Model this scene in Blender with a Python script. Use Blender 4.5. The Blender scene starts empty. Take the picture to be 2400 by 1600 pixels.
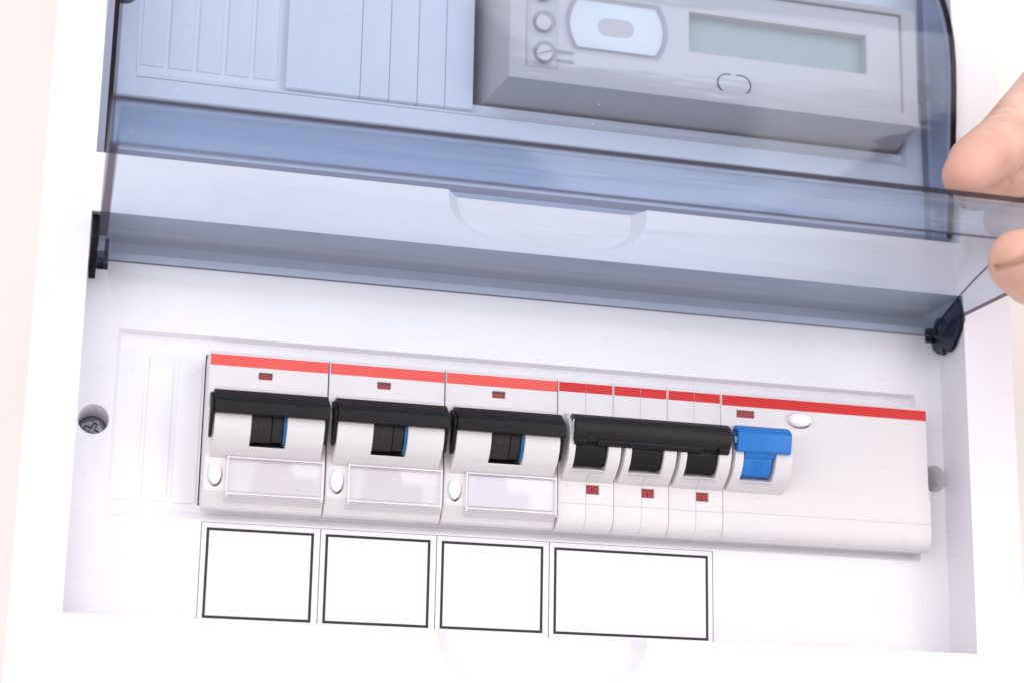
import bpy, bmesh, math, random
from mathutils import Vector, Matrix
random.seed(7)
SC = 0.001                      # everything below is written in millimetres
ZB = 1.5                        # the box hangs at 1.5 m
scene = bpy.context.scene
COL = scene.collection

# ------------------------------------------------------------------ camera
cam_d = bpy.data.cameras.new('camera')
cam = bpy.data.objects.new('camera', cam_d); COL.objects.link(cam); scene.camera = cam
FPX, CX, CY = 4135.5, 1186.3, 971.5           # solved from the photograph (2400 x 1600)
cam_d.sensor_width = 36.0
cam_d.lens = FPX / 2400 * 36
cam_d.shift_x = (1200 - CX) / 2400
cam_d.shift_y = (CY - 800) / 2400
r_, d_, f_ = Vector((.9681711, -.24961584, .01834796)), Vector((.07325309, .21249877, -.97441175)), Vector((.23932969, .94474134, .2240203))
m = Matrix((r_, -d_, -f_)).transposed().to_4x4()
m.translation = Vector((-151.57 * SC, -488.78 * SC, -110.14 * SC + ZB))
cam.matrix_world = m
cam_d.clip_start = 0.01; cam_d.clip_end = 50
cam_d.dof.use_dof = True
cam_d.dof.focus_distance = 0.528
cam_d.dof.aperture_fstop = 9.0

# ------------------------------------------------------------------ world, lamps, exposure
w = bpy.data.worlds.new('World'); scene.world = w; w.use_nodes = True
bg = w.node_tree.nodes['Background']
bg.inputs[0].default_value = (.985, .965, 1.0, 1); bg.inputs[1].default_value = 0.84

def area(name, loc, target, sx, sy, watts, col):
    l = bpy.data.lights.new(name, 'AREA'); l.shape = 'RECTANGLE'; l.size = sx; l.size_y = sy
    l.energy = watts; l.color = col
    o = bpy.data.objects.new(name, l); COL.objects.link(o)
    o.location = Vector(loc) + Vector((0, 0, ZB))
    o.rotation_euler = (Vector(target) + Vector((0, 0, ZB)) - o.location).to_track_quat('-Z', 'Y').to_euler()
    return o
area('softbox_key', (-.75, -1.15, .30), (-.03, 0, .03), 1.3, 1.3, 10.5, (1.0, .98, .985))
area('softbox_fill', (.95, -1.15, .0), (.03, 0, .05), 0.9, 0.9, 6.5, (1.0, .97, .98))
area('softbox_veil', (.63, -1.27, .84), (.03, 0, .13), 0.75, 0.8, 6.5, (1.0, .98, 1.0))  # unseen softbox added to lay a pale reflection veil on the shut door
vs = scene.view_settings
vs.view_transform = 'Standard'; vs.look = 'None'; vs.gamma = 1.0; vs.use_curve_mapping = False; vs.exposure = -0.10
scene.render.engine = 'CYCLES'
scene.cycles.transparent_max_bounces = 48
scene.cycles.max_bounces = 14

# ------------------------------------------------------------------ materials
def mat(name, col, rough=.4, spec=.5, metal=0, noise=0.0, nscale=400, bump=0.0, bscale=900, sss=0, coat=0):
    mt = bpy.data.materials.new(name); mt.use_nodes = True
    nt = mt.node_tree; p = nt.nodes['Principled BSDF']
    p.inputs['Base Color'].default_value = (*col, 1); p.inputs['Roughness'].default_value = rough
    p.inputs['Specular IOR Level'].default_value = spec; p.inputs['Metallic'].default_value = metal
    if coat: p.inputs['Coat Weight'].default_value = coat
    tc = nt.nodes.new('ShaderNodeTexCoord')
    if noise:
        n = nt.nodes.new('ShaderNodeTexNoise'); n.inputs['Scale'].default_value = nscale; n.inputs['Detail'].default_value = 6
        nt.links.new(tc.outputs['Object'], n.inputs['Vector'])
        r = nt.nodes.new('ShaderNodeMapRange'); r.inputs[1].default_value = .3; r.inputs[2].default_value = .7
        r.inputs[3].default_value = 1 - noise; r.inputs[4].default_value = 1 + noise * .4
        nt.links.new(n.outputs[0], r.inputs[0])
        mx = nt.nodes.new('ShaderNodeVectorMath'); mx.operation = 'SCALE'; mx.inputs[0].default_value = col
        nt.links.new(r.outputs[0], mx.inputs['Scale']); nt.links.new(mx.outputs[0], p.inputs['Base Color'])
        r2 = nt.nodes.new('ShaderNodeMapRange'); r2.inputs[1].default_value = .3; r2.inputs[2].default_value = .7
        r2.inputs[3].default_value = rough * .8; r2.inputs[4].default_value = min(1, rough * 1.25)
        nt.links.new(n.outputs[0], r2.inputs[0]); nt.links.new(r2.outputs[0], p.inputs['Roughness'])
    if name in ('white_plastic', 'white_plate_plastic', 'breaker_grey_white'):
        mp = nt.nodes.new('ShaderNodeMapping'); mp.inputs['Rotation'].default_value = (0, .6, 0); mp.inputs['Scale'].default_value = (1, 1, 3.2); nt.links.new(tc.outputs['Object'], mp.inputs[0])
        a = nt.nodes.new('ShaderNodeTexNoise'); a.inputs['Scale'].default_value = 75; a.inputs['Detail'].default_value = 9; a.inputs['Distortion'].default_value = 2.5; nt.links.new(mp.outputs[0], a.inputs['Vector'])
        q = nt.nodes.new('ShaderNodeMapRange'); q.inputs[1].default_value = .60; q.inputs[2].default_value = .74; q.inputs[3].default_value = 1; q.inputs[4].default_value = .945; nt.links.new(a.outputs[0], q.inputs[0])
        v = nt.nodes.new('ShaderNodeTexVoronoi'); v.inputs['Scale'].default_value = 95; nt.links.new(tc.outputs['Object'], v.inputs['Vector'])
        k = nt.nodes.new('ShaderNodeMapRange'); k.inputs[1].default_value = .018; k.inputs[2].default_value = .034; k.inputs[3].default_value = .80; k.inputs[4].default_value = 1; nt.links.new(v.outputs['Distance'], k.inputs[0])
        mm = nt.nodes.new('ShaderNodeMath'); mm.operation = 'MULTIPLY'; nt.links.new(q.outputs[0], mm.inputs[0]); nt.links.new(k.outputs[0], mm.inputs[1])
        sc2 = nt.nodes.new('ShaderNodeVectorMath'); sc2.operation = 'SCALE'; nt.links.new(mx.outputs[0], sc2.inputs[0]); nt.links.new(mm.outputs[0], sc2.inputs['Scale']); nt.links.new(sc2.outputs[0], p.inputs['Base Color'])
    if bump:
        n = nt.nodes.new('ShaderNodeTexNoise'); n.inputs['Scale'].default_value = bscale; n.inputs['Detail'].default_value = 4
        nt.links.new(tc.outputs['Object'], n.inputs['Vector'])
        b = nt.nodes.new('ShaderNodeBump'); b.inputs['Strength'].default_value = bump; b.inputs['Distance'].default_value = .0002
        nt.links.new(n.outputs[0], b.inputs['Height']); nt.links.new(b.outputs[0], p.inputs['Normal'])
    if sss:
        p.inputs['Subsurface Weight'].default_value = sss
        p.inputs['Subsurface Radius'].default_value = (.0035, .0014, .0008); p.inputs['Subsurface Scale'].default_value = 1.0
    return mt

def clear(name, tint, refl=1.0, rough=.03, dust=0.0):
    """see-through plastic: every surface crossing tints the ray, Fresnel gloss on both sides, fine dust"""
    mt = bpy.data.materials.new(name); mt.use_nodes = True; nt = mt.node_tree
    for n in list(nt.nodes): nt.nodes.remove(n)
    N = nt.nodes.new; L = nt.links.new
    out = N('ShaderNodeOutputMaterial'); tr = N('ShaderNodeBsdfTransparent'); tr.inputs[0].default_value = (*tint, 1)
    gl = N('ShaderNodeBsdfGlossy'); gl.inputs[1].default_value = rough
    lw = N('ShaderNodeLayerWeight'); lw.inputs[0].default_value = .5
    pw = N('ShaderNodeMath'); pw.operation = 'POWER'; pw.inputs[1].default_value = 5
    L(lw.outputs['Facing'], pw.inputs[0])
    mr = N('ShaderNodeMath'); mr.operation = 'MULTIPLY_ADD'; mr.inputs[1].default_value = .9 * refl; mr.inputs[2].default_value = .035 * refl
    L(pw.outputs[0], mr.inputs[0])
    mx = N('ShaderNodeMixShader'); L(mr.outputs[0], mx.inputs[0]); L(tr.outputs[0], mx.inputs[1]); L(gl.outputs[0], mx.inputs[2])
    if dust:
        t0 = N('ShaderNodeTexCoord'); mp = N('ShaderNodeMapping'); mp.inputs['Scale'].default_value = (9, 60, 60); L(t0.outputs['Object'], mp.inputs[0])
        nz = N('ShaderNodeTexNoise'); nz.inputs['Scale'].default_value = 1.0; nz.inputs['Detail'].default_value = 3; L(mp.outputs[0], nz.inputs['Vector'])
        bp = N('ShaderNodeBump'); bp.inputs['Strength'].default_value = .35; bp.inputs['Distance'].default_value = .002; L(nz.outputs[0], bp.inputs['Height']); L(bp.outputs[0], gl.inputs['Normal'])
    last = mx
    if dust:
        tc = N('ShaderNodeTexCoord')
        vo = N('ShaderNodeTexVoronoi'); vo.inputs['Scale'].default_value = 330; L(tc.outputs['Object'], vo.inputs['Vector'])
        lt = N('ShaderNodeMath'); lt.operation = 'LESS_THAN'; lt.inputs[1].default_value = .075; L(vo.outputs['Distance'], lt.inputs[0])
        no = N('ShaderNodeTexNoise'); no.inputs['Scale'].default_value = 38; no.inputs['Detail'].default_value = 5; L(tc.outputs['Object'], no.inputs['Vector'])
        gt = N('ShaderNodeMath'); gt.operation = 'GREATER_THAN'; gt.inputs[1].default_value = .60; L(no.outputs[0], gt.inputs[0])
        ml = N('ShaderNodeMath'); ml.operation = 'MULTIPLY'; L(lt.outputs[0], ml.inputs[0]); L(gt.outputs[0], ml.inputs[1])
        m2 = N('ShaderNodeMath'); m2.operation = 'MULTIPLY'; m2.inputs[1].default_value = dust; L(ml.outputs[0], m2.inputs[0])
        df = N('ShaderNodeBsdfDiffuse'); df.inputs[0].default_value = (.85, .84, .84, 1)
        m3 = N('ShaderNodeMixShader'); L(m2.outputs[0], m3.inputs[0]); L(last.outputs[0], m3.inputs[1]); L(df.outputs[0], m3.inputs[2])
        last = m3
    L(last.outputs[0], out.inputs[0])
    return mt

M = dict(
    wall=mat('cream_wall_paint', (.88, .83, .785), .8, .2, noise=.03, nscale=30, bump=.25, bscale=350),
    white=mat('white_plastic', (.79, .765, .80), .36, .45, noise=.018, nscale=45, bump=.03, bscale=1200),
    plate=mat('white_plate_plastic', (.85, .83, .862), .42, .4, noise=.022, nscale=60, bump=.03, bscale=1200),
    body=mat('breaker_grey_white', (.735, .70, .705), .42, .4, noise=.02, nscale=80, bump=.05, bscale=2500),
    coral=mat('coral_stripe', (.80, .098, .082), .45, .4, noise=.05, nscale=700),
    red=mat('red_stripe', (.62, .016, .016), .4, .4, noise=.06, nscale=700),
    ind=mat('indicator_red', (.30, .035, .045), .35, .5),
    ind2=mat('indicator_bright_red', (.34, .028, .026), .4, .4, noise=.05, nscale=900),
    green=mat('indicator_green', (.06, .10, .03), .5),
    black=mat('black_plastic', (.007, .0055, .007), .5, .28, noise=.1, nscale=900, bump=.18, bscale=2600),
    tie=mat('black_textured_plastic', (.010, .008, .008), .42, .35, noise=.1, nscale=900, bump=.55, bscale=3200),
    dark=mat('dark_toggle_plastic', (.02, .016, .018), .45, .35, bump=.1, bscale=2500),
    mark=mat('moulded_mark', (.032, .028, .028), .5, .4),
    blue=mat('blue_plastic', (.012, .18, .56), .38, .45, noise=.06, nscale=500, bump=.08, bscale=2500),
    blue2=mat('cyan_plastic', (.008, .13, .31), .45),
    button=mat('white_button', (.86, .845, .85), .35, .5),
    paper=mat('white_paper', (.80, .785, .815), .7, .2, noise=.01, nscale=200),
    ink=mat('black_print', (.035, .026, .032), .6, .3),
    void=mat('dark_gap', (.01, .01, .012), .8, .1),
    meter=mat('meter_grey_plastic', (.62, .545, .525), .5, .4, noise=.02, nscale=80),
    face=mat('meter_face_grey', (.70, .63, .605), .55, .35, noise=.02, nscale=80),
    lcd=mat('lcd_glass', (.45, .49, .47), .6, .3, noise=.03, nscale=60),
    plaque=mat('plaque_metal_foil', (.82, .825, .82), .4, .4, metal=.0, noise=.05, nscale=90),
    steel=mat('screw_steel', (.42, .44, .48), .35, .5, metal=.8, noise=.1, nscale=700),
    nail=mat('finger_nail', (.74, .47, .40), .3, .5, noise=.05, nscale=120, sss=.15),
    nailedge=mat('nail_free_edge', (.62, .40, .26), .4, .4),
    smoke=clear('smoked_plastic', (.845, .885, .938), .8, .07, dust=.55),
    edge=clear('smoked_plastic_edge', (.19, .155, .18), .6, .2),
    edge2=clear('smoked_plastic_soft_edge', (.47, .44, .50), .6, .2),
    ear=clear('dark_smoked_plastic', (.46, .49, .57), 1.0, .1),
    coveredge=mat('clear_plastic_ridge', (.76, .73, .74), .15, .7),
    cover2=clear('clear_plastic_thick', (.84, .83, .87), 1.0, .08),
    cover=clear('clear_plastic', (.965, .96, .97), 1.0, .10),
)

def skin_mat():
    mt = mat('skin', (.66, .41, .31), .46, .42, bump=.55, bscale=800, sss=.18); nt = mt.node_tree; N = nt.nodes.new; L = nt.links.new
    p = nt.nodes['Principled BSDF']; tc = N('ShaderNodeTexCoord')
    n = N('ShaderNodeTexNoise'); n.inputs['Scale'].default_value = 90; n.inputs['Detail'].default_value = 7; L(tc.outputs['Object'], n.inputs['Vector'])
    cr = N('ShaderNodeValToRGB'); cr.color_ramp.elements[0].position = .32; cr.color_ramp.elements[0].color = (.585, .325, .24, 1)
    cr.color_ramp.elements[1].position = .68; cr.color_ramp.elements[1].color = (.74, .49, .375, 1); L(n.outputs[0], cr.inputs[0])
    last = cr.outputs[0]
    for tip in ((-152, -11, -26), (-151, -37, -58)):          # finger tips are redder
        d = N('ShaderNodeVectorMath'); d.operation = 'DISTANCE'; d.inputs[1].default_value = [c * SC for c in tip]; L(tc.outputs['Object'], d.inputs[0])
        r = N('ShaderNodeMapRange'); r.inputs[1].default_value = .022; r.inputs[2].default_value = .006; r.inputs[3].default_value = 0; r.inputs[4].default_value = .65; L(d.outputs['Value'], r.inputs[0])
        mx = N('ShaderNodeMix'); mx.data_type = 'RGBA'; L(r.outputs[0], mx.inputs[0]); L(last, mx.inputs[6]); mx.inputs[7].default_value = (.68, .345, .27, 1); last = mx.outputs[2]
    L(last, p.inputs['Base Color'])
    return mt
M['skin'] = skin_mat()
# ------------------------------------------------------------------ mesh helpers
def B(): return bmesh.new()
def box(bm, x0, x1, y0, y1, z0, z1, mi=0):
    v = [bm.verts.new((x, y, z)) for x in (x0, x1) for y in (y0, y1) for z in (z0, z1)]
    for f in ((0, 1, 3, 2), (4, 6, 7, 5), (0, 4, 5, 1), (2, 3, 7, 6), (0, 2, 6, 4), (1, 5, 7, 3)):
        bm.faces.new([v[i] for i in f]).material_index = mi
    return bm
def prism(bm, prof, a0, a1, axis='x'):
    """profile polygon extruded: axis x -> prof is (y,z), axis y -> prof is (x,z)"""
    def P(p, a): return (a, p[0], p[1]) if axis == 'x' else (p[0], a, p[1])
    A = [bm.verts.new(P(p, a0)) for p in prof]; Z = [bm.verts.new(P(p, a1)) for p in prof]
    n = len(prof); fs = [bm.faces.new(A), bm.faces.new(Z[::-1])]
    for i in range(n): fs.append(bm.faces.new((A[i], Z[i], Z[(i + 1) % n], A[(i + 1) % n])))
    bmesh.ops.recalc_face_normals(bm, faces=fs)
    return bm
def ellipse(cx, cz, rx, rz, n=32): return [(cx + rx * math.cos(2 * math.pi * i / n), cz + rz * math.sin(2 * math.pi * i / n)) for i in range(n)]
def arc(cy, cz, r, a0, a1, n):      # angle measured from straight-out (-y), positive up
    return [(cy - r * math.cos(math.radians(a0 + (a1 - a0) * i / n)), cz + r * math.sin(math.radians(a0 + (a1 - a0) * i / n))) for i in range(n + 1)]
def hull(pts):
    bm = B()
    for p in pts: bm.verts.new(p)
    r = bmesh.ops.convex_hull(bm, input=bm.verts)
    junk = [e for e in r['geom_interior'] + r['geom_unused'] if isinstance(e, bmesh.types.BMVert)]
    if junk: bmesh.ops.delete(bm, geom=list(set(junk)), context='VERTS')
    bmesh.ops.recalc_face_normals(bm, faces=bm.faces)
    return bm
def to_mesh(bm, name='tmp'):
    bmesh.ops.recalc_face_normals(bm, faces=bm.faces)
    me = bpy.data.meshes.new(name); bm.to_mesh(me); bm.free(); return me
def evaluated(o):
    dg = bpy.context.evaluated_depsgraph_get()
    return bpy.data.meshes.new_from_object(o.evaluated_get(dg))
def obj(name, bm, mats, root=None, part=None, cuts=(), bevel=0, seg=2, angle=32, smooth=True, post=None):
    """one mesh object; root = thing Empty (its origin is subtracted), part = parent part for sub-parts"""
    me = to_mesh(bm, name)
    mats = mats if isinstance(mats, (list, tuple)) else [mats]
    if cuts or bevel:
        t = bpy.data.objects.new('tmp', me); COL.objects.link(t); tmp = []
        for c in cuts:
            cm = to_mesh(c); co = bpy.data.objects.new('cut', cm); COL.objects.link(co); co.hide_render = True; tmp.append(co)
            b = t.modifiers.new('b', 'BOOLEAN'); b.operation = 'DIFFERENCE'; b.solver = 'EXACT'; b.object = co
        if bevel:
            v = t.modifiers.new('v', 'BEVEL'); v.width = bevel; v.segments = seg; v.limit_method = 'ANGLE'
            v.angle_limit = math.radians(angle); v.use_clamp_overlap = True; v.miter_outer = 'MITER_ARC'
        me2 = evaluated(t)
        for o in [t] + tmp:
            dm = o.data; bpy.data.objects.remove(o); bpy.data.meshes.remove(dm)
        me = me2; me.name = name
    me.materials.clear()
    for k in mats: me.materials.append(M[k])
    if post: post(me)
    org = Vector(root['org']) if root else Vector((0, 0, 0))
    me.transform(Matrix.Scale(SC, 4) @ Matrix.Translation(-org))
    if smooth:
        me.polygons.foreach_set('use_smooth', [True] * len(me.polygons))
        me.set_sharp_from_angle(angle=math.radians(28))
    me.update()
    o = bpy.data.objects.new(name, me); COL.objects.link(o)
    if part: o.parent = part
    elif root: o.parent = root
    else: o.location = (0, 0, ZB)
    return o
def thing(name, label, cat, org, group=None):
    o = bpy.data.objects.new(name, None); COL.objects.link(o); o.empty_display_size = .01
    o['org'] = org; o.location = Vector(org) * SC + Vector((0, 0, ZB))
    o['label'] = label; o['category'] = cat
    if group: o['group'] = group
    return o
def copy_tree(src, loc_off, parent=None):
    c = src.copy(); COL.objects.link(c)
    if parent: c.parent = parent
    else: c.location = src.location + Vector(loc_off) * SC
    for ch in list(src.children): copy_tree(ch, loc_off, c)
    return c

# ------------------------------------------------------------------ wall
wb = B(); box(wb, -2500, 2500, 78, 200, -1500, 1500)
wl = obj('wall', wb, 'wall', smooth=False); wl['kind'] = 'structure'

# ------------------------------------------------------------------ the enclosure
XL, XR = -163.6, 138.7
BX0, BX1, BZ0, BZ1, ZA = -149.7, 122.1, -57.8, 55.7, 73.5
YF = 19.3                      # floor of the bays
PITCH = 131.3
dbox = thing('distribution_box', 'white plastic two-row distribution box on a cream wall, lower smoked door lifted open', 'distribution box', (-12, 78, 60))

def frustum(x0, x1, z0, z1, y0, y1, g):
    return hull([(x0, y0, z0), (x1, y0, z0), (x0, y0, z1), (x1, y0, z1), (x0 - g, y1, z0 - g), (x1 + g, y1, z0 - g), (x0 - g, y1, z1 + g), (x1 + g, y1, z1 + g)])
def scoop(dz):
    top = 73.5 + dz; pts = []
    rim = []
    for i in range(25):
        a = math.pi * i / 24
        c, s = math.cos(a), math.sin(a)
        x = -15.5 + 31.6 * math.copysign(abs(c) ** .62, c); z = top - 15.9 * abs(s) ** .70
        rim.append((x, z))
    for x, z in rim: pts.append((x, -.6, z))
    for x, z in rim:
        xi = -15.5 + (x + 15.5) * .87; zi = top - (top - z) * .94
        pts.append((xi, .15 + 5.1 * (1 - (top - zi) / 15.0) if zi > top - 15 else .1, zi))
    pts += [(-15.5 + 31.6, -.6, top + 3), (-15.5 - 31.6, -.6, top + 3), (-15.5 + 27.4, 6.0, top + 3), (-15.5 - 27.4, 6.0, top + 3)]
    return hull(pts)
fb = B(); box(fb, XL, XR, 0, 78, -82, 206)
cuts = [frustum(BX0, BX1, BZ0, BZ1, -1, YF + 1, 1.6), frustum(BX0, BX1, ZA, ZA + 113.5, -1, YF + 1, 1.6), scoop(0), scoop(-PITCH),
        box(B(), XL + 6, XR - 6, YF, 76, -76, 200)]
obj('frame', fb, 'white', dbox, cuts=cuts, bevel=1.0, seg=4, angle=24)

# floor plates of the two bays, each with bevelled device window, hinge slots and screw wells
WX0, WX1, WZ = -139.8, 114.4, 27.3
def plate(zc, slots):
    z0, z1 = (-75, 62.5) if zc == 0 else (63.2, 199)
    pb = B(); box(pb, XL + 6.2, XR - 6.2, YF, 45, z0, z1)
    cs = []
    w0, w1 = (zc - WZ, zc + WZ)
    cs.append(hull([(WX0, YF - .1, w0), (WX1, YF - .1, w0), (WX0, YF - .1, w1), (WX1, YF - .1, w1),
                    (WX0 + 1.2, YF + 3, w0 + 2.6), (WX1 - .6, YF + 3, w0 + 2.6), (WX0 + 1.2, YF + 3, w1 - .6), (WX1 - .6, YF + 3, w1 - .6)]))
    # shallow step that carries the label strip below the window
    cs.append(box(B(), WX0 - .05, WX1 + .05, YF - 1, YF + .28, zc - 80, w0 - .02))
    for hx in (-145.0, 120.0):
        cs.append(prism(B(), ellipse(hx, zc, 4.4, 4.4, 40), YF - 1, 37.2, 'y'))
    for s in slots: cs.append(box(B(), *s))
    cs.append(box(B(), BX0 - 1.7, BX1 + 1.7, YF - 1, YF + 13, zc + 50.2, zc + 57.2))      # hinge channel
    return pb, cs
pb, cs = plate(0, [(-150.2, -144.0, YF - 1, 40, 44.6, 51.6), (118.6, 126.0, YF - 1, 40, 45.3, 51.2)])
cs.append(box(B(), -113.95, 114.4, YF - 1, 46, -22.6, 22.4))
pl1 = obj('mounting_plate', pb, 'plate', dbox, cuts=cs, bevel=.35, seg=2, angle=24)
pb, cs = plate(133.4, [])
cs.append(box(B(), -35.2, 114.0, YF - 1, 46, 111.0, 155.9))
pl2 = obj('mounting_plate', pb, 'plate', dbox, cuts=cs, bevel=.35, seg=2, angle=24)
bb = B(); box(bb, XL + 6.5, XR - 6.5, 60, 62, -75.5, 199.5); obj('back_panel', bb, 'void', dbox)

# break-off blanking strips
for x0, x1 in ((-138.9, -131.35), (-130.1, -123.0), (-121.5, -114.7)):
    s = B(); box(s, x0, x1, YF + 2.55, YF + 3.4, -22.3, 20.6); obj('blanking_strip', s, 'plate', dbox, bevel=.22, seg=2)
for x0, x1 in ((-138.7, -131.7), (-130.2, -123.25), (-121.6, -114.6), (-112.85, -105.95), (-104.3, -97.4)):
    s = B(); box(s, x0, x1, YF + 2.45, YF + 3.4, 111.1, 154); obj('blanking_strip', s, 'plate', dbox, bevel=.22, seg=2)
bx = [-94.8, -71.6, -62.5, -53.5, -44.6, -35.5]
for a, b in zip(bx, bx[1:]):
    s = B(); box(s, a + .08, b - .08, YF + .3, YF + 3.4, 108.2, 157); obj('blanking_panel', s, 'plate', dbox, bevel=.2, seg=2)

# screws at the bottom of their wells
def screw(hx, zc):
    s = B(); prism(s, ellipse(hx, zc, 3.9, 3.9, 32), 34.8, 37.1, 'y')
    cs = []
    for a in (25, 115):
        c = B(); box(c, -2.4, 2.4, 33.5, 36.4, -.55, .55)
        bmesh.ops.rotate(c, verts=c.verts, cent=(0, 0, 0), matrix=Matrix.Rotation(math.radians(a), 3, 'Y'))
        bmesh.ops.translate(c, verts=c.verts, vec=(hx, 0, zc)); cs.append(c)
    obj('screw', s, 'steel', dbox, cuts=cs, bevel=.35, seg=2)
for hx in (-145.0, 120.0):
    for zc in (0, 133.4): screw(hx, zc)

# ------------------------------------------------------------------ smoked doors
# side section in door coordinates: d = distance from the pivot along the door, h = height of the outer face over the pivot
FACE = [(-8.2, 2.4), (-6.5, 3.4), (-.6, 5.7), (9.5, 9.2), (18, 11.7), (27.6, 14.0), (40, 16.2), (54, 17.1), (68, 16.6), (79, 15.4), (85.4, 14.6), (86.9, 14.3)]
LIPB, HFREE = (88.8, 1.5), 1.5
FACE_SHUT = [(-7, .5), (-4, 1.5), (3, 5.2), (11, 11.2), (16, 14.2), (23, 17.2), (27, 18.8), (33, 20.7), (39, 21.9), (47, 22.4), (55, 22.1), (66, 21.1), (80, 19.4), (93, 17.3), (103, 15.6), (104.8, 15.2)]
def door(dx0, dx1, FACE, ln, top, place, label, em='edge'):
    """place(d,h)->(y,z)"""
    T = 1.9
    f = FACE
    lb = (ln, LIPB[1])
    outer = [(-6.0, -1.2)] + f + [(lb[0] - .05, top - 2.0), lb, (10, HFREE), (-3, -1.2)]
    inn = []
    for i, (d, h) in enumerate(f):
        a = f[max(0, i - 1)]; b = f[min(len(f) - 1, i + 1)]
        t = Vector((b[0] - a[0], b[1] - a[1])).normalized()
        inn.append((d + t.y * T, h - t.x * T))
    inn = [p for p in inn if -4.6 < p[0] < lb[0] - T - .4]
    inner = [(-4.1, -8), (-4.2, -1.2)] + [(-5.6, 1.7)] + inn + [(lb[0] - T, top - 2.2), (lb[0] - T - .1, -8)]
    bm = B(); prism(bm, [place(*p) for p in outer], dx0, dx1)
    cut = B(); prism(cut, [place(*p) for p in inner], dx0 + T + .4, dx1 - T - .4)
    P0, P1 = Vector(place(0, HFREE)), Vector(place(100, HFREE)); ax = (P1 - P0).normalized()
    up = Vector(place(0, 1)) - Vector(place(0, 0))
    org = Vector(place(0, 0))
    def post(me):
        for p in me.polygons:
            c = Vector((p.center.y, p.center.z)) - org; n = Vector((p.normal.y, p.normal.z))
            d, h = c.dot(ax), c.dot(up)
            if n.dot(up) < -.8 and h < 3.0 and p.area > .5 and abs(h - HFREE) < .5: p.material_index = 1      # free edge
            elif lb[0] - 2.0 < d and top - 2.25 < h: p.material_index = 1                                           # front corner
            elif d < -1.0 and n.dot(up) < -.7 and h < -1.0: p.material_index = 1
    o = obj('door', bm, ['smoke', em], dbox, cuts=[cut], bevel=0, smooth=True, post=post)
    o['label'] = label
    return o
ANG = math.radians(1.4)                      # lifted to 88.6 degrees
PY, PZ = 8.2, 46.8
def opened(d, h): return (PY - d * math.cos(ANG) - h * math.sin(ANG), PZ + h * math.cos(ANG) - d * math.sin(ANG))
def closed(d, h): return (18.3 - h, 181.0 - d)
d1 = door(-147.4, 120.6, FACE, 88.8, 14.0, opened, 'smoked transparent door lifted open')
d2 = door(-147.6, 120.9, FACE_SHUT, 106.4, 15.2, closed, 'smoked transparent door shut over the meter', 'edge2')

for xa, xb in ((-147.62, -146.3), (119.35, 120.92)):          # dark moulded rim down both sides of the shut door
    f2 = FACE_SHUT
    e = B(); prism(e, [closed(d, h + .12) for d, h in f2] + [closed(d, h - .9) for d, h in f2[::-1]], xa, xb)
    obj('side_rim', e, 'edge', dbox, part=d2)
for xa, xb in ((-147.42, -147.1), (120.34, 120.62)):          # corner line along both flanks of the lifted door
    f2 = FACE[1:]
    e = B(); prism(e, [opened(d, h + .1) for d, h in f2] + [opened(d, h - .5) for d, h in f2[::-1]], xa, xb)
    obj('side_rim', e, 'edge2', dbox, part=d1)
EAR = [(-1.1, 47.9), (.6, 45.2), (2.4, 43.1), (4.4, 41.4), (6.5, 40.1), (8.3, 39.5), (9.8, 40.1), (10.6, 41.5), (11.9, 41.7), (11.7, 39.8), (13.05, 39.6), (16.0, 40.9), (18.5, 43.1), (19.0, 45.2), (18.6, 47.0), (17.3, 50.0), (10.6, 52.2), (1.4, 55.4), (0, 52.0)]
def rim_dark(me):
    for p in me.polygons:
        if abs(p.normal.x) < .8: p.material_index = 1
for x0, x1 in ((120.65, 122.25), (-149.4, -147.45)):
    e = B(); prism(e, EAR, x0, x1); obj('hinge_ear', e, ['ear', 'edge'], dbox, part=d1, bevel=.25, seg=2, post=rim_dark)
for x0, x1, s in ((117.4, 118.65, 1), (-145.4, -144.3, -1)):
    e = B(); prism(e, [(8.4 + 3.5 * math.cos(t * math.pi / 12), 47.0 + 3.5 * math.sin(t * math.pi / 12)) for t in range(24)], x0, x1)
    c = B(); prism(c, [(8.4 + 1.7 * math.cos(t * math.pi / 12), 47.0 + 1.7 * math.sin(t * math.pi / 12)) for t in range(24)], x0 - 1, x1 + 1)
    obj('pivot_boss', e, 'ear', dbox, part=d1, cuts=[c], bevel=.3, seg=2)
# hinge clip on the plate beside each slot
for x0, x1 in ((118.9, 122.4), (-148.6, -145.2)):
    e = B(); box(e, x0, x1, YF - 1.6, YF + 6, 45.5, 49.8); c = B(); box(c, x0 + .7, x1 - .7, YF - 3, YF + 8, 46.2, 49.2)
    obj('hinge_clip', e, 'ear', dbox, cuts=[c], bevel=.15, seg=2)

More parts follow.
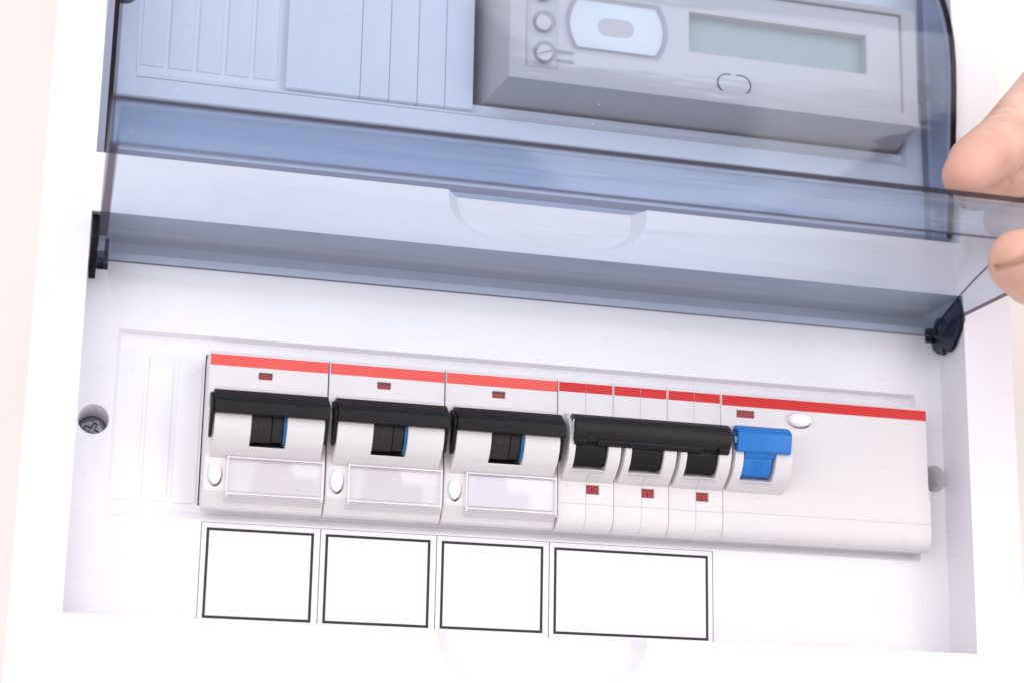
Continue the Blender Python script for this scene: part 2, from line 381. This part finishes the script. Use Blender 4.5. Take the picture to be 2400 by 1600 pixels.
# ------------------------------------------------------------------ blank label cards
edges = [-112.75, -78.25, -43.5, -8.74, 43.95]
who = ['blank black-bordered label card under the breaker beside the blanking strips',
       'blank black-bordered label card under the middle one of the three coral-striped breakers',
       'blank black-bordered label card under the breaker that has white paper in its cover',
       'wide blank black-bordered label card under the three-pole breaker']
YL = YF + .28
for i in range(4):
    a, b = edges[i], edges[i + 1]; z1, z0 = -27.75, -58.4
    t = thing('label_card', who[i], 'label card', ((a + b) / 2, YL, z0), 'label cards below the breakers')
    c = B(); box(c, a + .12, b - .12, YL - .12, YL, z0, z1); obj('card', c, 'paper', t)
    k = B(); y0, y1 = YL - .16, YL - .121
    ia, ib, it, ibm = a + 1.68, b - 1.72, -29.35, -55.45
    prof_o = [(ia, ibm), (ib, ibm), (ib, it), (ia, it)]
    th = .80
    ed = [(ia, ib, it - th, it), (ia, ib, ibm, ibm + th), (ia, ia + th, ibm + th, it - th), (ib - th, ib, ibm + th, it - th)]
    for x0, x1, zz0, zz1 in ed: box(k, x0, x1, y0, y1, zz0, zz1)
    obj('printed_border', k, 'ink', t, smooth=False)
    k = B(); lw = .17
    box(k, a + .1, b - .1, y0, y1, z1 - .14, z1 - .02)
    box(k, a + .1, a + .1 + lw, y0, y1, z0, z1 - .14)
    if i == 3: box(k, b - .1 - lw, b - .1, y0, y1, z0, z1 - .14)
    obj('cut_line', k, 'ink', t, smooth=False)

# ------------------------------------------------------------------ breakers
NC, NZ, NR = 11.2, 0.6, 10.2                  # axis and radius of the toggle nose (y, z, r)
def wrap(bm, x, s, R, up=.0):                 # (x, arc length below centre) -> point on the toggle barrel
    a = s / R; return bm.verts.new((x, NC - (R + up) * math.cos(a), NZ + (R + up) * math.sin(a)))
def stroke(bm, pts, wdt, R, up):
    """raised stroke polyline on the barrel"""
    for (x0, s0), (x1, s1) in zip(pts, pts[1:]):
        d = Vector((x1 - x0, s1 - s0)); n = Vector((-d.y, d.x)).normalized() * wdt / 2; e = d.normalized() * wdt * .35
        q = [(x0 - e.x + n.x, s0 - e.y + n.y), (x1 + e.x + n.x, s1 + e.y + n.y), (x1 + e.x - n.x, s1 + e.y - n.y), (x0 - e.x - n.x, s0 - e.y - n.y)]
        lo = [wrap(bm, *p, R, -.1) for p in q]; hi = [wrap(bm, *p, R, up) for p in q]
        bm.faces.new(hi); bm.faces.new(lo[::-1])
        for i in range(4): bm.faces.new((lo[i], lo[(i + 1) % 4], hi[(i + 1) % 4], hi[i]))
def circle_pts(cx, cs, r, n=18): return [(cx + r * math.cos(2 * math.pi * i / n), cs + r * math.sin(2 * math.pi * i / n)) for i in range(n + 1)]

YS = 11.3                                     # plane of the striped top
YLOW = 10.3                                   # plane below the nose
def side_base(round_bottom=False):
    p = [(40, 21.2), (12.6, 21.2), (11.6, 20.9), (YS, 20.2), (YS, -4), (YLOW, -9)]
    if round_bottom: p += [(YLOW, -20.5), (10.7, -22.4), (11.8, -24.0), (13.6, -25.0), (16.4, -25.1)]
    else: p += [(YLOW, -20.0), (11.4, -21.3), (13.6, -24.6), (15.4, -25.1)]
    return p + [(21.5, -22.3), (40, -22.3)]
def nose_prof():
    return [(16, 9.4), (YS + .6, 9.4)] + arc(NC, NZ, NR, 58, -52, 16) + [(6.6, -8.6), (8.2, -9.5), (YLOW + .1, -10.6), (16, -10.6)]
def window_cut(x0, x1): return prism(B(), [(-3, 6), (-3, -8.6), (4.0, -8.6), (5.6, -7.7), (14, -7.4), (14, 6)], x0, x1)
def toggle(name, root, x0, x1, kind, mt):
    R = NR - 1.0
    b = B(); prism(b, arc(NC, NZ, R, 48, -50, 14) + [(13.5, -5.5), (13.5, 6)], x0, x1)
    o = obj(name, b, mt, root, bevel=.15, seg=1, angle=50)
    return o, R

# --- coral striped two-module breakers
def build_rccb():
    X = -113.75; t = thing('residual_current_breaker', '', 'circuit breaker', (X + 17.5, 40, 0), 'coral-striped breakers with wide black levers')
    x0, x1 = X + .2, X + 34.8
    hb = B(); prism(hb, side_base(), x0, x1)
    h = obj('housing', hb, 'body', t, cuts=[box(B(), X + 14.5, X + 18.55, 9, 12.5, 13.5, 15.6), box(B(), X + 10, X + 24, 5, 20, -8.2, 6),
                                         prism(B(), ellipse(X + 3.5, -15.6, 1.9, 3.3, 28), 8, 13, 'y')], bevel=.3, seg=2)
    nb = B(); prism(nb, nose_prof(), X + 1.7, X + 33.0)
    obj('lever_nose', nb, 'body', t, cuts=[window_cut(X + 12.1, X + 22.3)], bevel=.32, seg=3, angle=38)
    s = B(); box(s, x0 + .25, x1 - .1, YS - .08, YS + .3, 16.85, 20.1); obj('red_stripe', s, 'coral', t)
    s = B(); box(s, X + 14.45, X + 18.6, YS + .95, YS + 1.3, 13.4, 15.19); iw = obj('indicator', s, 'ind', t)
    s = B(); box(s, X + 14.45, X + 18.6, YS + .85, YS + 1.3, 15.2, 15.7); obj('green_flag', s, 'green', t, part=iw)
    # wide lever bar: sloping top, upright front, two arms
    s = B(); prism(s, [(6.5, 8.3), (4.2, 8.1), (-.9, 4.4), (-1.35, 3.7), (-1.2, .25), (.55, .25), (.2, 3.2), (4.6, 6.6), (6.5, 6.9)], X + 1.4, X + 34.1)
    lv = obj('lever_bar', s, 'black', t, bevel=.28, seg=3)
    for a in (X + .45, X + 33.15):
        s = B(); prism(s, [(6.6, 7.4), (3.6, 7.0), (-.6, 3.4), (-.6, 1.6), (1.6, -2.0), (3.6, -5.6), (5.2, -6.0), (6.0, -4.8), (5.4, -1.5), (5.0, 2.4), (7.4, 5.0)], a, a + .95)
        obj('lever_arm', s, 'black', t, part=lv, bevel=.2, seg=2)
    tg, R = toggle('toggle', t, X + 12.3, X + 18.0, 0, 'dark')
    s = B(); stroke(s, circle_pts(X + 15.0, -4.1, 1.75), .28, R, .12); stroke(s, [(X + 15.0, -5.1), (X + 15.0, -2.9)], .32, R, .12)
    obj('moulded_symbol', s, 'mark', t, part=tg, smooth=False)
    R2 = NR - 1.5
    s = B(); prism(s, arc(NC, NZ, R2, 48, -50, 14) + [(13.5, -5.5), (13.5, 6)], X + 18.15, X + 21.3)
    t2 = obj('toggle', s, 'dark', t, bevel=.15, seg=1, angle=50)
    s = B(); stroke(s, [(X + 20.1, -1.6), (X + 21.2, -1.6), (X + 21.2, -2.9), (X + 20.1, -2.9), (X + 20.1, -1.6)], .2, R2, .1); obj('moulded_symbol', s, 'mark', t, part=t2, smooth=False)
    s = B(); prism(s, arc(NC, NZ, NR - .8, 40, -50, 14) + [(12.5, -5.5), (12.5, 5)], X + 21.45, X + 22.2); obj('blue_tab', s, 'blue2', t)
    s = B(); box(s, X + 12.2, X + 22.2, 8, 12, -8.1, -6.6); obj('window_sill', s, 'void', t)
    # test button
    s = B(); prism(s, ellipse(X + 3.3, -15.25, 1.85, 3.2, 28), YLOW - 1.3, 13, 'y'); obj('test_button', s, 'button', t, bevel=.8, seg=4, angle=60)
    s = B(); prism(s, ellipse(X + 3.5, -15.6, 2.0, 3.4, 28), 12.4, 12.9, 'y'); obj('button_well', s, 'void', t)
    # clear label cover
    cx0, cx1 = X + 6.2, X + 34.6
    s = B(); prism(s, [(YLOW - .05, -9.7), (YLOW - 1.2, -9.9), (YLOW - 1.3, -21.6), (YLOW - .1, -23.2), (12.3, -23.0), (11.3, -21.6), (YLOW - .02, -20.4)], cx0, cx1)
    c = B(); prism(c, [(YLOW + .6, -10.9), (YLOW - .65, -10.9), (YLOW - .7, -20.2), (YLOW + .6, -20.2)], cx0 + 1.1, cx1 - .9)
    cv = obj('label_cover', s, 'cover', t, cuts=[c], bevel=.25, seg=2)
    for zz, yy in ((-20.9, YLOW - 1.36), (-10.4, YLOW - 1.3)):
        s = B(); box(s, cx0 + .3, cx1 - .3, yy - .16, yy, zz - .22, zz + .22); obj('cover_ridge', s, 'coveredge', t, part=cv, bevel=.08, seg=2)
    for xx in (cx0 + .35, cx1 - .75):
        s = B(); box(s, xx, xx + .42, YLOW - 1.45, YLOW - 1.31, -22.0, -10.0); obj('cover_ridge', s, 'coveredge', t, part=cv, bevel=.08, seg=2)
    return t
r1 = build_rccb()
r1['label'] = 'coral-striped breaker with wide black lever, beside the white blanking strips'
r2 = copy_tree(r1, (35, 0, 0)); r2['label'] = 'coral-striped breaker with wide black lever, between two breakers of its kind'
r3 = copy_tree(r1, (70, 0, 0)); r3['label'] = 'coral-striped breaker with wide black lever and white paper behind its label cover'
for r in (r2, r3): r['org'] = r1['org']
s = B(); box(s, -113.75 + 7.5, -113.75 + 33.4, YLOW - .3, YLOW - .12, -20.0, -11.0)
obj('paper_label', s, 'paper', r3)

# --- three-pole breaker with tie bar
tp = thing('three_pole_breaker', 'light grey three-pole breaker whose black toggles share one textured tie bar', 'circuit breaker', (17.5, 40, 0))
for k in range(6):
    x0 = -8.75 + 8.75 * k; pole = k // 2; pc = 17.5 * pole
    a, b = x0 + (.10 if k % 2 == 0 else .035), x0 + 8.75 - (.035 if k % 2 == 0 else .10)
    hb = B(); prism(hb, side_base(True), a, b)
    cuts = [box(B(), pc - 5.0, pc + 4.3, 5, 20, -8.2, 6), box(B(), a - 1, b + 1, YLOW - .5, YLOW + .22, -17.34, -17.16)]
    if k % 2: cuts.append(box(B(), pc - .55 + .6, pc + 4.2, 8, 11.6, -14.2, -11.35))
    h = obj('pole_housing', hb, 'body', tp, cuts=cuts, bevel=.22, seg=2)
    nb = B(); na, nbx = (x0 + .85, b) if k % 2 == 0 else (a, x0 + 8.75 - .55)
    prism(nb, nose_prof(), na, nbx)
    obj('toggle_guard', nb, 'body', tp, part=h, cuts=[window_cut(pc - 5.95, pc + 4.35)], bevel=.3, seg=3, angle=38)
    s = B(); box(s, a + (.22 if k % 2 == 0 else .05), b - (.05 if k % 2 == 0 else .2), YS - .08, YS + .3, 17.2, 20.1); obj('red_stripe', s, 'red', tp)
    if k % 2:
        s = B(); box(s, pc - .1, pc + 3.95, YLOW + .8, YLOW + 1.25, -14.25, -11.3); iw = obj('indicator', s, 'ind2', tp)
        s = B(); box(s, pc + 1.9, pc + 2.25, YLOW + .74, YLOW + .8, -13.3 - .25 * pole / 2, -12.3 - .25 * pole / 2); obj('indicator_mark', s, 'ink', tp, part=iw)
        tg, R = toggle('toggle', tp, pc - 5.75, pc + 4.15, 0, 'black')
        s = B(); u = pc - 4.7
        for pts in ([(u, -5.3), (u, -3.4)], [(u + .15, -5.3), (u + 1.3, -3.4)], [(u + 1.4, -5.3), (u + 1.4, -3.4)], circle_pts(u + 2.75, -4.35, .95, 12), [(pc + 2.6, -5.4), (pc + 2.6, -3.3)], [(pc + 3.3, -5.4), (pc + 3.3, -3.3), (pc + 1.9, -2.2), (pc - 5, -2.2)]):
            stroke(s, pts, .2, R, .1)
        obj('moulded_symbol', s, 'dark', tp, part=tg, smooth=False)
        s = B(); prism(s, [(4.6, -8.5), (8.6, -6.1), (12, -6.1), (12, -8.5)], pc - 5.93, pc + 4.33); obj('window_sill', s, 'body', tp)
        s = B(); prism(s, [(4, 6.4), (1.3, 5.0), (.6, .3), (2.4, -.9), (4, -.5)], pc - 5.3, pc + 3.9); obj('toggle_neck', s, 'black', tp, part=tg, bevel=.25)
s = B(); prism(s, [(5.2, 7.9), (3.2, 8.5), (1.2, 8.0), (-.9, 6.6), (-1.9, 4.8), (-2.05, 3.0), (-1.4, 1.5), (-.5, .4), (.5, -.2), (1.4, -.3), (1.5, 1.2), (.6, 2.3), (.1, 3.6), (.5, 5.0), (2.0, 6.2), (4.2, 6.4), (5.3, 6.8)], -6.9, 42.2)
tb = obj('tie_bar', s, 'tie', tp, bevel=.25, seg=2, angle=50)
s = B(); box(s, -7.0, -6.5, .2, 1.2, 4.1, 6.3); bmesh.ops.rotate(s, verts=s.verts, cent=(-6.8, .7, 5.2), matrix=Matrix.Rotation(.5, 3, 'X')); obj('clip', s, 'button', tp, part=tb, bevel=.1)
for xa, xb in ((-6.6, -3.0), (0.4, 33.6), (38.6, 42.0)):
    s = B(); prism(s, [(-.7, .5), (.5, -.25), (1.5, -.35), (1.4, -1.3), (.4, -1.2), (-.4, -.6)], xa, xb); obj('tie_bar_skirt', s, 'black', tp, part=tb, bevel=.15)

# --- wide breaker with blue toggle
X = 43.75
bt = thing('blue_toggle_breaker', 'wide light grey breaker with a blue toggle, red stripe and white oval button', 'circuit breaker', (X + 35, 40, 0))
hb = B(); prism(hb, side_base(True), X + .1, X + 69.9)
h = obj('housing', hb, 'body', bt, cuts=[box(B(), X + 5.2, X + 11.2, 8, 12.3, 13.3, 15.7), box(B(), X + 4, X + 13.6, 5, 20, -8.2, 6),
     box(B(), X - 1, X + 71, YLOW - .5, YLOW + .2, -16.9, -16.74), prism(B(), ellipse(X + 26.2, 13.55, 3.95, 2.3, 32), 8, 13.2, 'y')], bevel=.5, seg=3)
# nose runs out into the flat front on the right
np_ = nose_prof(); nb = B()
prism(nb, np_, X + .75, X + 19.4)
for v in nb.verts:
    if v.co.x > X + 18 and v.co.y < YS: v.co.y = v.co.y + 0.0
obj('toggle_guard', nb, 'body', bt, part=h, cuts=[window_cut(X + 3.45, X + 14.0)], bevel=1.5, seg=5, angle=38)
s = B(); box(s, X + .4, X + 69.85, YS - .08, YS + .3, 16.85, 20.15); obj('red_stripe', s, 'red', bt)
s = B(); box(s, X + 5.1, X + 11.3, YS + .8, YS + 1.2, 13.2, 15.8); obj('indicator', s, 'ind', bt)
s = B(); prism(s, ellipse(X + 26.05, 13.85, 3.85, 2.2, 32), YS - 2.0, 13, 'y'); obj('test_button', s, 'button', bt, bevel=.9, seg=4, angle=60)
s = B(); prism(s, ellipse(X + 26.2, 13.55, 4.1, 2.45, 32), 12.9, 13.1, 'y'); obj('button_well', s, 'void', bt)
tg, R = toggle('toggle', bt, X + 3.65, X + 13.1, 0, 'blue')
s = B(); stroke(s, circle_pts(X + 8.2, -4.4, 1.75), .28, R, .14); stroke(s, [(X + 8.2, -5.4), (X + 8.2, -3.4)], .4, R, .14); obj('moulded_symbol', s, 'blue', bt, part=tg, smooth=False)
s = B(); prism(s, [(4, 6.4), (1.3, 5.0), (-.2, .6), (1.6, -1.4), (4, -1.2)], X + 3.7, X + 13.5); obj('toggle_neck', s, 'blue', bt, part=tg, bevel=.3)
s = B(); prism(s, [(4.6, -8.5), (8.6, -6.1), (12, -6.1), (12, -8.5)], X + 3.47, X + 13.98); obj('window_sill', s, 'body', bt)
s = B(); prism(s, [(4.6, 6.6), (3.2, 8.4), (1.8, 8.5), (.2, 7.9), (-1.6, 6.4), (-2.0, 5.4), (-.9, .3), (-.3, -.1), (1.2, .1), (2.6, 1.4)], X + .7, X + 18.0)
c = B(); prism(c, [(2.6, 6.6), (1.4, 7.2), (-.5, 5.6), (.3, 2.2), (1.2, 2.8)], X - 1, X + 3.6)
obj('toggle_bar', s, 'blue', bt, cuts=[c], bevel=.3, seg=2, angle=40)

# ------------------------------------------------------------------ electricity meter behind the upper door
mt_ = thing('electricity_meter', 'grey electricity meter with blank display and foil plaque behind the shut smoked door', 'meter', (39, 40, 132))
def taper(x0, x1, z0, z1, yb, ga, gb, gz, yf): return hull([(x0, yb, z0), (x1, yb, z0), (x0, yb, z1), (x1, yb, z1), (x0 + ga, yf, z0 + gz), (x1 - gb, yf, z0 + gz), (x0 + ga, yf, z1 - gz), (x1 - gb, yf, z1 - gz)])
FX0, FX1, FZ0, FZ1 = -25.2, 103.0, 114.6, 149.2
obj('case', taper(-36.9, 111.5, 108.6, 152.9, 36, 6.4, 3.4, 1.7, -3.2), 'meter', mt_, cuts=[box(B(), FX0, FX1, -9, -1.4, FZ0, FZ1), box(B(), 28.3, 91.3, -4, 5, 126.5, 141.3)], bevel=1.3, seg=4)
s = B(); box(s, FX0 + .25, FX1 - .25, -2.0, -1.35, FZ0 + .2, FZ1 - .2)
fc = obj('face', s, 'face', mt_, cuts=[box(B(), 28.6, 91.0, -4, .5, 126.8, 141.0), prism(B(), ellipse(-19.6, 129.8, 2.9, 2.9, 28), -4, 0, 'y'), prism(B(), ellipse(-19.2, 119.6, 2.9, 2.9, 28), -4, 0, 'y'), prism(B(), ellipse(-20.0, 140.2, 2.9, 2.9, 28), -4, 0, 'y')], bevel=.2, seg=2)
s = B(); box(s, 28.35, 91.25, 1.9, 2.6, 126.55, 141.25); obj('display', s, 'lcd', mt_)
s = B(); box(s, 28.4, 91.2, -1.95, 1.85, 126.6, 141.2); c = B(); box(c, 29.0, 90.6, -3, 3, 127.1, 140.7); obj('display_bezel', s, 'meter', mt_, cuts=[c])
def stadium(cx, cz, w, h, n=10):
    r = h / 2; o = w / 2 - r; P = []
    for i in range(n + 1): a = -math.pi / 2 + math.pi * i / n; P.append((cx + o + r * math.cos(a), cz + r * math.sin(a)))
    for i in range(n + 1): a = math.pi / 2 + math.pi * i / n; P.append((cx - o + r * math.cos(a), cz + r * math.sin(a)))
    return P
s = B(); prism(s, stadium(44.1, 117.6, 11.6, 6.6), -2.3, -1.9, 'y'); c = B(); prism(c, stadium(44.1, 117.6, 11.0, 6.0), -4, 0, 'y'); c2 = box(B(), 42.9, 44.7, -4, 0, 119, 123); c3 = box(B(), 41.5, 47, -4, 0, 113, 115.0)
obj('button_outline', s, 'ink', mt_, cuts=[c, c2, c3])
s = B(); prism(s, stadium(44.1, 117.6, 10.8, 5.8), -2.25, -1.95, 'y'); obj('button', s, 'face', mt_, bevel=.1)
def barrel(x0, x1, z0, z1, bulge, n=10):
    P = []
    for i in range(n + 1): z = z0 + (z1 - z0) * i / n; P.append((x1 + bulge * (1 - (2 * i / n - 1) ** 2), z))
    for i in range(n + 1): z = z1 - (z1 - z0) * i / n; P.append((x0 - bulge * (1 - (2 * i / n - 1) ** 2), z))
    return P
s = B(); prism(s, barrel(-8.4, 17.3, 123.4, 139.4, 2.6), -2.6, -2.0, 'y')
pq = obj('plaque', s, 'plaque', mt_, bevel=.15)
s = B(); prism(s, stadium(4.2, 131.3, 12.0, 6.0), -2.72, -2.61, 'y'); obj('plaque_slot', s, mats := 'meter', mt_, part=pq)
s = B(); prism(s, barrel(-9.6, 18.4, 122.3, 140.5, 2.9), -3.6, -2.65, 'y'); c = B(); prism(c, barrel(-8.6, 17.4, 123.3, 139.5, 2.6), -6, 0, 'y'); obj('clear_rim', s, 'cover2', mt_, part=pq, cuts=[c], bevel=.3)
s = B(); box(s, -24.6, -14.6, -2.9, -2.05, 114.9, 149); cl = obj('clear_flap', s, 'cover', mt_, cuts=[prism(B(), ellipse(-19.6, 129.8, 3.2, 3.2, 28), -4, 0, 'y'), prism(B(), ellipse(-19.2, 119.6, 3.2, 3.2, 28), -4, 0, 'y'), prism(B(), ellipse(-20.0, 140.2, 3.2, 3.2, 28), -4, 0, 'y')], bevel=.2)
for sx, sz in ((-19.6, 129.8), (-19.2, 119.6), (-20.0, 140.2)):
    s = B(); prism(s, ellipse(sx, sz, 3.7, 3.7, 32), -4.2, -2.95, 'y'); obj('clear_collar', s, 'cover2', mt_, part=cl, cuts=[prism(B(), ellipse(sx, sz, 3.1, 3.1, 32), -6, 0, 'y')], bevel=.25)
    s = B(); prism(s, ellipse(sx, sz, 2.5, 2.5, 32), -3.4, -1.0, 'y')
    cts = []
    if sz == 119.6:
        c = B(); box(c, -3, 3, -5, -2.6, -.35, .35); bmesh.ops.rotate(c, verts=c.verts, cent=(0, 0, 0), matrix=Matrix.Rotation(-.35, 3, 'Y')); bmesh.ops.translate(c, verts=c.verts, vec=(sx, 0, sz)); cts = [c]
    obj('seal_screw', s, 'face', mt_, cuts=cts, bevel=.3, seg=3)
for zz in (121.0, 117.9):
    s = B(); box(s, -15.4, -9.5, -3.1, -2.1, zz - .5, zz + .5); obj('clear_tongue', s, 'cover2', mt_, part=cl, bevel=.3, seg=3)

mt_.location += Vector((2.2, 5.7, 2.8)) * SC
# ------------------------------------------------------------------ hand holding the open door
def capsule(bm, a, b, ra, rb, flat=1.0, n=16, rings=6):
    a, b = Vector(a), Vector(b); d = (b - a).normalized()
    u = d.orthogonal().normalized(); v = d.cross(u)
    rows = []
    for i in range(rings + 1):
        t = -math.pi / 2 + (math.pi / 2) * i / rings; rows.append((a + d * ra * math.sin(t), ra * math.cos(t)))
    for i in range(rings + 1):
        t = (math.pi / 2) * i / rings; rows.append((b + d * rb * math.sin(t), rb * math.cos(t)))
    R = []
    for c, r in rows:
        r = max(r, .05); R.append([bm.verts.new(c + (u * math.cos(2 * math.pi * k / n) + v * math.sin(2 * math.pi * k / n)) * r) for k in range(n)])
    for p, q in zip(R, R[1:]):
        for k in range(n): bm.faces.new((p[k], p[(k + 1) % n], q[(k + 1) % n], q[k]))
    bm.faces.new(R[0][::-1]); bm.faces.new(R[-1])
hd = thing('hand', 'bare hand pinching the raised smoked door between forefinger and thumb', 'hand', (240, -55, 95))
hb = B()
def chain(pts):
    for (p, r), (q, s2) in zip(pts, pts[1:]): capsule(hb, p, q, r, s2)
chain([((88.5, -64, 70.0), 6.6), ((94, -61, 75.5), 8.3), ((106, -56, 84.5), 9.2), ((118, -51, 97), 9.6), ((131, -46, 110), 10.6), ((150, -46, 120), 10.4), ((172, -52, 124), 12.5)])          # forefinger
chain([((104, -42, 75), 6.6), ((111, -40, 79), 8.2), ((122, -38, 86), 9.0), ((146, -34, 106), 10.2), ((176, -38, 116), 12.0)])         # middle finger
chain([((124, -24, 74), 6.6), ((136, -24, 82), 8.4), ((152, -24, 98), 9.2), ((180, -25, 107), 11.6)])           # ring finger
chain([((146, -12, 70), 6.0), ((156, -12, 78), 7.2), ((166, -14, 90), 8.0), ((184, -16, 98), 10.6)])           # little finger
chain([((86.4, -92.5, 36.6), 7.2), ((90.2, -88.5, 36.9), 8.9), ((99, -81, 36.8), 9.3), ((114, -77, 37), 9.6), ((138, -76, 46), 10.4), ((162, -76, 62), 12.8), ((196, -76, 82), 17)])        # thumb
for a, ra, b, rb in (((172, -52, 124), 12.5, (232, -68, 104), 19), ((176, -38, 116), 12.0, (236, -60, 100), 19), ((180, -25, 107), 11.6, (240, -50, 94), 19), ((184, -16, 98), 10.6, (240, -46, 90), 18),
                     ((196, -76, 82), 17, (236, -66, 94), 20), ((172, -52, 122), 12, (184, -16, 98), 11), ((200, -50, 112), 15, (200, -70, 90), 15), ((236, -60, 97), 23, (330, -80, 70), 27), ((330, -80, 70), 27, (470, -110, 20), 36)):
    capsule(hb, a, b, ra, rb)
me = to_mesh(hb); t = bpy.data.objects.new('tmp', me); COL.objects.link(t)
rm = t.modifiers.new('r', 'REMESH'); rm.mode = 'VOXEL'; rm.voxel_size = .8
sm = t.modifiers.new('s', 'SMOOTH'); sm.iterations = 14; sm.factor = .5
me2 = evaluated(t); bpy.data.objects.remove(t); bpy.data.meshes.remove(me)
me2.name = 'hand_skin'; me2.materials.clear(); me2.materials.append(M['skin'])
# creases at the finger joints
cre = [((107, -56, 86), (12, 5, 12), 15, .75, .7), ((110, -54.5, 89), (12, 4, 13), 15, .6, .7), ((103.5, -57, 82.5), (12, 5, 10), 14, .35, .6), ((131, -46, 110), (16, 2, 11), 17, .7, .9), ((122, -38, 86), (18, 3, 15), 14, .6, .8),
       ((106, -79.5, 37), (-10, -5, 0), 15, .5, .8), ((103, -80.5, 37), (-10, -6, 0), 15, .35, .7)]
nrm = [v.normal.copy() for v in me2.vertices]
for v, nn in zip(me2.vertices, nrm):
    for c, ax, rad, amp, wid in cre:
        r = v.co - Vector(c)
        if r.length < rad:
            t = r.dot(Vector(ax).normalized()) + .5 * math.sin(r.z * .9) + .35 * math.sin(r.y * 1.7)
            v.co -= nn * amp * math.exp(-(t / wid) ** 2)
me2.transform(Matrix.Scale(SC, 4) @ Matrix.Translation(-Vector(hd['org'])))
me2.polygons.foreach_set('use_smooth', [True] * len(me2.polygons))
ho = bpy.data.objects.new('skin', me2); COL.objects.link(ho); ho.parent = hd
# thumb nail: curved shell on the underside of the thumb tip
def nail(c, ax, up, ln, wd, rad):
    c, ax, up = Vector(c), Vector(ax).normalized(), Vector(up); up = (up - ax * up.dot(ax)).normalized(); sd = ax.cross(up)
    bm = B(); n, k = 10, 8; G = []
    for j in range(k + 1):
        row = []
        for i in range(n + 1):
            a = (i / n - .5) * 2 * wd / 2 / rad; l = ln * (j / k - .5)
            tip = 1 - .30 * (2 * i / n - 1) ** 2 if j == k else 1
            p = c + ax * (l * (1 - .12 * (2 * i / n - 1) ** 2)) + sd * rad * math.sin(a) + up * (rad * math.cos(a) - rad - .25 * (j / k) ** 2 - .9 * (1 - j / k) ** 2)
            row.append(bm.verts.new(p))
        G.append(row)
    for j in range(k):
        for i in range(n): bm.faces.new((G[j][i], G[j][i + 1], G[j + 1][i + 1], G[j + 1][i])).material_index = 1 if j == k - 1 else 0
    bmesh.ops.solidify(bm, geom=bm.faces, thickness=.55)
    return bm
nb = nail((87.2, -95.2, 30.8), (-.66, -.60, .36), (-.12, -.52, -.84), 13, 13.5, 9.4)
mi = None
me = to_mesh(nb); me.materials.append(M['nail']); me.materials.append(M['nailedge'])
me.transform(Matrix.Scale(SC, 4) @ Matrix.Translation(-Vector(hd['org'])))
me.polygons.foreach_set('use_smooth', [True] * len(me.polygons)); me.name = 'nail'
no = bpy.data.objects.new('nail', me); COL.objects.link(no); no.parent = hd
for o in bpy.data.objects:
    if 'org' in o: del o['org']
